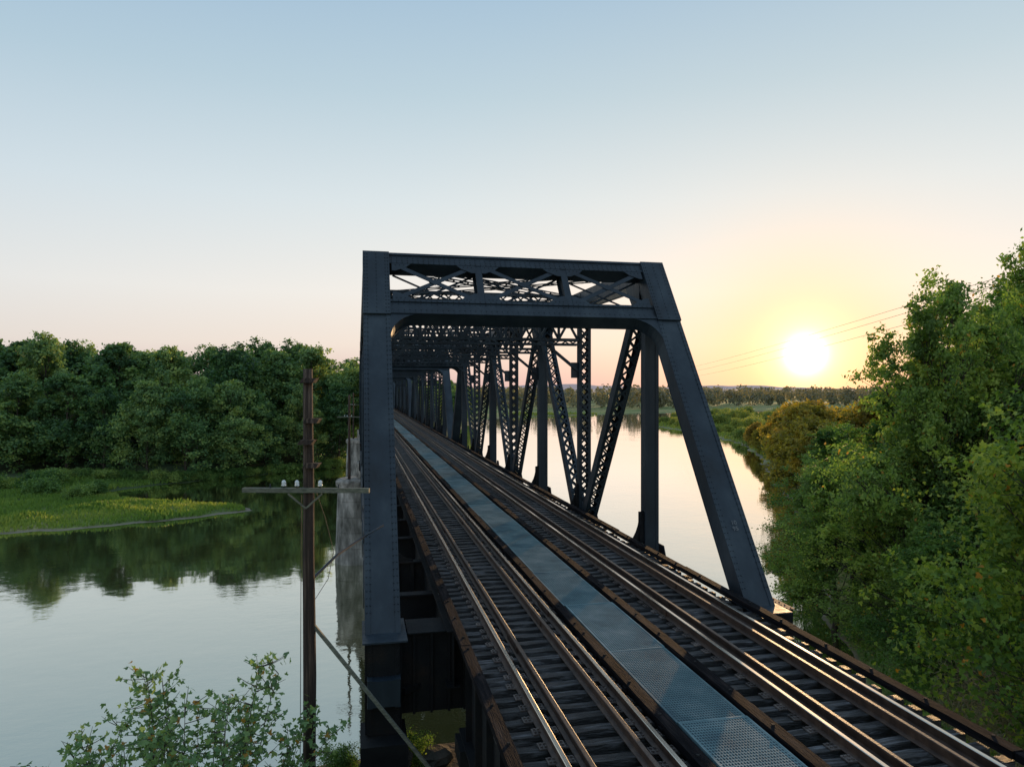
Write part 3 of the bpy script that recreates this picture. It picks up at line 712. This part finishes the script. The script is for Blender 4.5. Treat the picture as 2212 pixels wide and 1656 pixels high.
sh=[make_shrub('shrub',2.6,3.4,18,10,16,.16,.09,400+i,F_mid,'rounded light green shrub on the grassy river bank') for i in range(3)]
shl=[make_shrub('shrub',2.6,3.4,18,10,16,.16,.09,410+i,F_midl,'leafy green shrub at the edge of the woodland') for i in range(3)]
shn=[make_shrub('shrub',2.2,3.2,22,14,26,.09,.05,420+i,F_near,'dense leafy shrub on the steep near bank') for i in range(2)]
used={}
def put(o,loc,rz,s,grp,label=None):
    if o.name not in used: used[o.name]=1; c=o
    else: c=o.copy(); COL.objects.link(c)
    c.location=loc; c.rotation_euler=(0,0,rz); c.scale=s; c['group']=grp
    if label: c['label']=label
cnt=0; tries=0
while cnt<190 and tries<8000:
    tries+=1; y=r.uniform(160,470); x=r.uniform(100,340)
    d=float(sdist(np.array([x]),np.array([y]))[0])
    if d<2 or y>430+.1*x and d<0: continue
    if r.random()<.35 and d>45: continue
    px=(x*.9774-y*.2113)/(x*.2113+y*.9774)
    if px>.52 or px<.1: continue
    s=r.uniform(.7,1.5)*(1.0 if d<20 else 1.35); put(sh[cnt%3],(x,y,float(gz(x,y))-.2),r.uniform(0,6.28),(s*1.2,s*1.2,s*r.uniform(.8,1.3)),'shrubs on the river meadow'); cnt+=1
for k in range(38):
    x=r.uniform(-95,-42); y=r.uniform(120,140)-.25*(x+40)
    s=r.uniform(.75,1.3)*(1.15 if x<-60 else .9); put(shl[k%3],(x,y,float(gz(x,y))-.2),r.uniform(0,6.28),(s,s,s),'shrubs behind the grassy spit')
for k in range(40):
    t=k/39; x=np.interp(t,[0,.35,.7,1],[-3,-24,-36,-60]); y=np.interp(t,[0,.35,.7,1],[169.5,154,147,151])
    s=r.uniform(.6,1.0); put(shl[k%3],(x+r.uniform(-1,1),y+r.uniform(-.5,1.2),float(gz(x,y))-.1),r.uniform(0,6.28),(s,s,s*.8),'shrubs along the wooded shore')
cnt=0;tries=0
while cnt<46 and tries<4000:
    tries+=1; x=r.uniform(13,42); y=r.uniform(4,46)
    px=(x*.9774-y*.2113)/(x*.2113+y*.9774)
    if float(sdist(np.array([x]),np.array([y]))[0])<1.5 or px<.54: continue
    s=r.uniform(.8,1.35); put(shn[cnt%2],(x,y,float(gz(x,y))-.2),r.uniform(0,6.28),(s,s,s),'shrubs on the near bank'); cnt+=1
for k in range(10):
    x=r.uniform(-9,1); y=r.uniform(17,22.5); s=r.uniform(.4,.7); put(shn[k%2],(x,y,float(gz(x,y))-.2),r.uniform(0,6.28),(s,s,s),'shrubs on the near bank')
dw=make_shrub('dry_weed_clump',1.8,4.6,20,12,14,.16,.012,440,F_dry,'tangle of pale dry weeds and bare twigs')
for k,(x,y) in enumerate(((20.5,19.5),(22.5,21),(24.5,22.5),(18.5,17.0),(26,25.5),(17.2,15.5),(27,23.5))): put(dw,(x,y,float(gz(x,y))+1.2),k*1.7,(1,1,1.2),'dry weeds on the near bank')
for k,(x,y,s) in enumerate(((-1.2,14.6,.22),(.9,14.3,.28),(1.7,14.8,.2),(-.4,16.6,.2),(1.2,16.4,.25))): put(shn[k%2],(x,y,9.3),k*1.3,(s,s,s*1.1),'weeds on the near pier','small weedy shrub growing on the pier top')
def grass(name,xr,yr,nn_,L,W,mat,cond,label,zz=.1):
    x=r.uniform(*xr,nn_); y=r.uniform(*yr,nn_); d=sdist(x,y); k=cond(x,y,d); x=x[k];y=y[k]; z=gz(x,y); k=z>zz; x=x[k];y=y[k];z=z[k]
    n_=len(x); P=np.stack([x,y,z+L*.5],1); a=r.random(n_)*6.28
    t1=unit(np.stack([.35*np.cos(a*3),.35*np.sin(a*2),np.ones(n_)],1)); t2=np.stack([np.cos(a),np.sin(a),np.zeros(n_)],1)
    s=(.5+.9*r.random(n_))[:,None]*(1+.8*np.clip(np.sin(x*.35+np.sin(y*.4)*2),0,1))[:,None]
    vs=np.stack([P+t1*L*s,P+t2*W*s,P-t1*L*.6,P-t2*W*s],1)
    tone=np.clip(.38+.22*np.sin(x*.15+np.sin(y*.2)*2)+.25*r.random(n_),0,.93)
    o=link(name,qmesh(name,vs,mat,tone)); top(o,label,'grass',kind='stuff')
grass('grass',(-120,-12),(92,150),90000,.32,.11,F_grass,lambda x,y,d:(d>.3)&(y<146-.35*(x+33)),'bright green grass and weeds covering the low river spit')
grass('meadow_grass',(100,340),(160,480),60000,.6,.3,F_mid,lambda x,y,d:(d>.8),'tall green and tan meadow grass on the flood plain')
grass('bank_grass',(-14,40),(0,46),40000,.28,.07,F_near,lambda x,y,d:(d>.4),'rough grass on the near river bank')
xx=r.uniform(-150,1500,4200); yy=r.uniform(440,1300,4200); d=sdist(xx,yy)
k=(d>70+25*np.sin(xx*.02))|((d>6)&(r.random(4200)<.03)); k&=~((xx<330)&(yy<445))
k&=(r.random(4200)<np.where(yy<760,1,.35)); xx=xx[k][:1500];yy=yy[k][:1500]
T=len(xx); Ht=r.uniform(10,22,T); D=unit(r.normal(size=(T,90,3))+np.array([0,0,.3]))
P=np.stack([xx,yy,Ht*.55],1)[:,None]+D*np.stack([Ht*.36,Ht*.36,Ht*.46],1)[:,None]*(.7+.4*r.random((T,90,1)))
Nn=unit(D+.6*r.normal(size=(T,90,3))).reshape(-1,3); tone=np.clip(.45+.2*r.normal(size=(T,1))+.15*r.normal(size=(T,90)),0,.93).reshape(-1)
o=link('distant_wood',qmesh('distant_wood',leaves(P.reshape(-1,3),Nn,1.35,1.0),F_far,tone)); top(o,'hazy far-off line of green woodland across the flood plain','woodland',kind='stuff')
# ---------------------------------------------------------------- sapling bush by the pole
root=empty('maple_sapling',(-2.9,12.9,float(gz(-2.9,12.9)))); bz=root.location.z
Rr=np.array([.9774,-.2113,0]); Ff=np.array([.2113,.9774,0])
tips=[(-2.6,11.7),(-2.2,12.1),(-1.7,12.4),(-1.25,12.8),(-.9,13.05),(-.5,12.6),(0,12.5),(.35,12.95),(.8,12.6),(1.15,13.1),(1.5,13.4),(1.75,13.2),(2.1,12.2),(2.5,11.9),(.6,12.2),(-.1,12.2),(-1.4,12.0),(1.4,12.4),(-.7,12.8),(1.9,11.9),(-1.0,12.3),(.2,12.4),(1.0,12.3),(-1.9,11.9),(-.35,11.9),(.5,11.8)]
mb=MB(); LP=[];LN=[]; r2=np.random.default_rng(77)
for (u,zt) in tips:
    u*=.92
    dep=r2.uniform(-1.2,1.2); tip=Rr*u+Ff*dep+np.array([0,0,zt-bz]); base=np.array([r2.uniform(-.3,.3),r2.uniform(-.3,.3),-.3]); mid=base*.5+tip*np.array([.3,.3,.62])
    path=[]; 
    for i in range(13):
        t=i/12; path.append((1-t)**2*base+2*t*(1-t)*mid+t*t*tip+np.array([.02*math.sin(i*2+u),.02*math.cos(i*1.7),0]))
    mb.tube(path,[.04*(1-.92*i/12) for i in range(13)],6)
    for j in range(40):
        t=r2.uniform(.66,1.0); i=int(t*12); i=min(i,11); s=path[i]*(1-(t*12-i))+path[i+1]*(t*12-i)
        dv=unit(r2.normal(size=3)*np.array([1,1,.3])+np.array([0,0,.5])); l=r2.uniform(.15,.75)*(1.25-t*.85)*1.6; e=s+dv*l
        mb.tube([s,s*.5+e*.5+np.array([0,0,-.02]),e],[.008,.006,.003],4,cap=False)
        for q_ in range(6):
            f=.3+.75*r2.random(); LP.append(s+dv*l*f+r2.normal(size=3)*.05); LN.append(unit(r2.normal(size=3)*.7+np.array([0,-.2,.6])))
LP=np.array(LP);LN=np.array(LN); tn=np.clip(.5+.2*r2.normal(size=len(LP)),0,.92); tn[r2.random(len(LP))<.04]=1
link('crown',qmesh('crown',leaves(LP,LN,.048,.023,'maple'),F_sap,np.concatenate([tn]*3)),root)
mb.obj('trunk',M_bark,root,smooth=True); top(root,'spindly green maple sapling growing beside the telegraph pole','sapling')
# ---------------------------------------------------------------- world
sd=V((.6156,.890,.049)).normalized()
W=bpy.data.worlds.new('World'); S.world=W; W.use_nodes=True; nt=W.node_tree
for x in list(nt.nodes): nt.nodes.remove(x)
out=N(nt,'ShaderNodeOutputWorld'); bg=N(nt,'ShaderNodeBackground'); bg2=N(nt,'ShaderNodeBackground'); addsh=N(nt,'ShaderNodeAddShader')
sky=N(nt,'ShaderNodeTexSky',sky_type='NISHITA'); sky.sun_disc=False; sky.sun_elevation=math.radians(2.6); sky.sun_rotation=math.radians(34.7)
nt.links.new(sky.outputs[0],bg2.inputs[0]); bg2.inputs[1].default_value=.012
tc=N(nt,'ShaderNodeTexCoord'); nrm=N(nt,'ShaderNodeVectorMath',operation='NORMALIZE'); nt.links.new(tc.outputs['Generated'],nrm.inputs[0])
sep=N(nt,'ShaderNodeSeparateXYZ'); nt.links.new(nrm.outputs[0],sep.inputs[0])
base=ramp(nt,[(0,(.62,.46,.49)),(.03,(.74,.60,.56)),(.06,(.82,.72,.65)),(.13,(.83,.80,.76)),(.25,(.67,.74,.77)),(.38,(.48,.61,.69)),(.50,(.36,.51,.65)),(1,(.38,.50,.64))],sep.outputs[2])
dt=N(nt,'ShaderNodeVectorMath',operation='DOT_PRODUCT'); nt.links.new(nrm.outputs[0],dt.inputs[0]); dt.inputs[1].default_value=sd
d_=dt.outputs['Value']
def mth(op,a,b_=None,clamp=False):
    n_=N(nt,'ShaderNodeMath',operation=op); n_.use_clamp=clamp
    for i,v in enumerate((a,b_)):
        if v is None: continue
        if isinstance(v,(int,float)): n_.inputs[i].default_value=v
        else: nt.links.new(v,n_.inputs[i])
    return n_.outputs[0]
h=mth('MULTIPLY_ADD',d_,.5); h.node.inputs[2].default_value=.5
mul=ramp(nt,[(0,(1.12,1.14,1.16)),(.45,(.98,1.02,1.06)),(.74,(.92,.96,1.0)),(.92,(1.05,1.04,1.03)),(1,(1.16,1.08,1.02))],h)
mm=N(nt,'ShaderNodeMixRGB',blend_type='MULTIPLY'); mm.inputs[0].default_value=1; nt.links.new(base.outputs[0],mm.inputs[1]); nt.links.new(mul.outputs[0],mm.inputs[2])
dc=mth('MAXIMUM',d_,0)
lowz=mth('SUBTRACT',1,mth('MULTIPLY',mth('ABSOLUTE',sep.outputs[2]),3.2),True)
g1=mth('MULTIPLY',mth('POWER',dc,130),.62)
g0=mth('MULTIPLY',mth('MULTIPLY',mth('POWER',dc,16),mth('POWER',lowz,3)),.34)
mx0=N(nt,'ShaderNodeMixRGB'); nt.links.new(g0,mx0.inputs[0]); nt.links.new(mm.outputs[0],mx0.inputs[1]); mx0.inputs[2].default_value=(1.0,.66,.40,1)
mx=N(nt,'ShaderNodeMixRGB'); nt.links.new(g1,mx.inputs[0]); nt.links.new(mx0.outputs[0],mx.inputs[1]); mx.inputs[2].default_value=(1.08,.68,.30,1)
h1=mth('MULTIPLY',mth('POWER',dc,1000),.9)
h2=mth('MULTIPLY',mth('POWER',dc,6500),6.0)
tot=mth('ADD',h1,h2); vm=N(nt,'ShaderNodeVectorMath',operation='SCALE'); vm.inputs[0].default_value=(1,.80,.48); nt.links.new(tot,vm.inputs['Scale'])
va=N(nt,'ShaderNodeVectorMath',operation='ADD'); nt.links.new(mx.outputs[0],va.inputs[0]); nt.links.new(vm.outputs[0],va.inputs[1])
nt.links.new(va.outputs[0],bg.inputs[0]); bg.inputs[1].default_value=1.0
nt.links.new(bg.outputs[0],addsh.inputs[0]); nt.links.new(bg2.outputs[0],addsh.inputs[1]); nt.links.new(addsh.outputs[0],out.inputs[0])
sl=bpy.data.lights.new('sun','SUN'); sl.energy=3.8; sl.angle=math.radians(.6); sl.color=(1,.62,.30)
so=link('sun',sl); so.rotation_euler=V((.6156,.890,.066)).to_track_quat('Z','Y').to_euler(); so.location=(80,110,60)
cam=bpy.data.cameras.new('camera'); cam.sensor_width=36; cam.lens=24.95; cam.shift_y=.0054; cam.clip_end=30000; cam.clip_start=.1
co_=link('camera',cam,None,(0,0,18)); co_.rotation_euler=(math.radians(90),0,math.radians(-12.2)); S.camera=co_
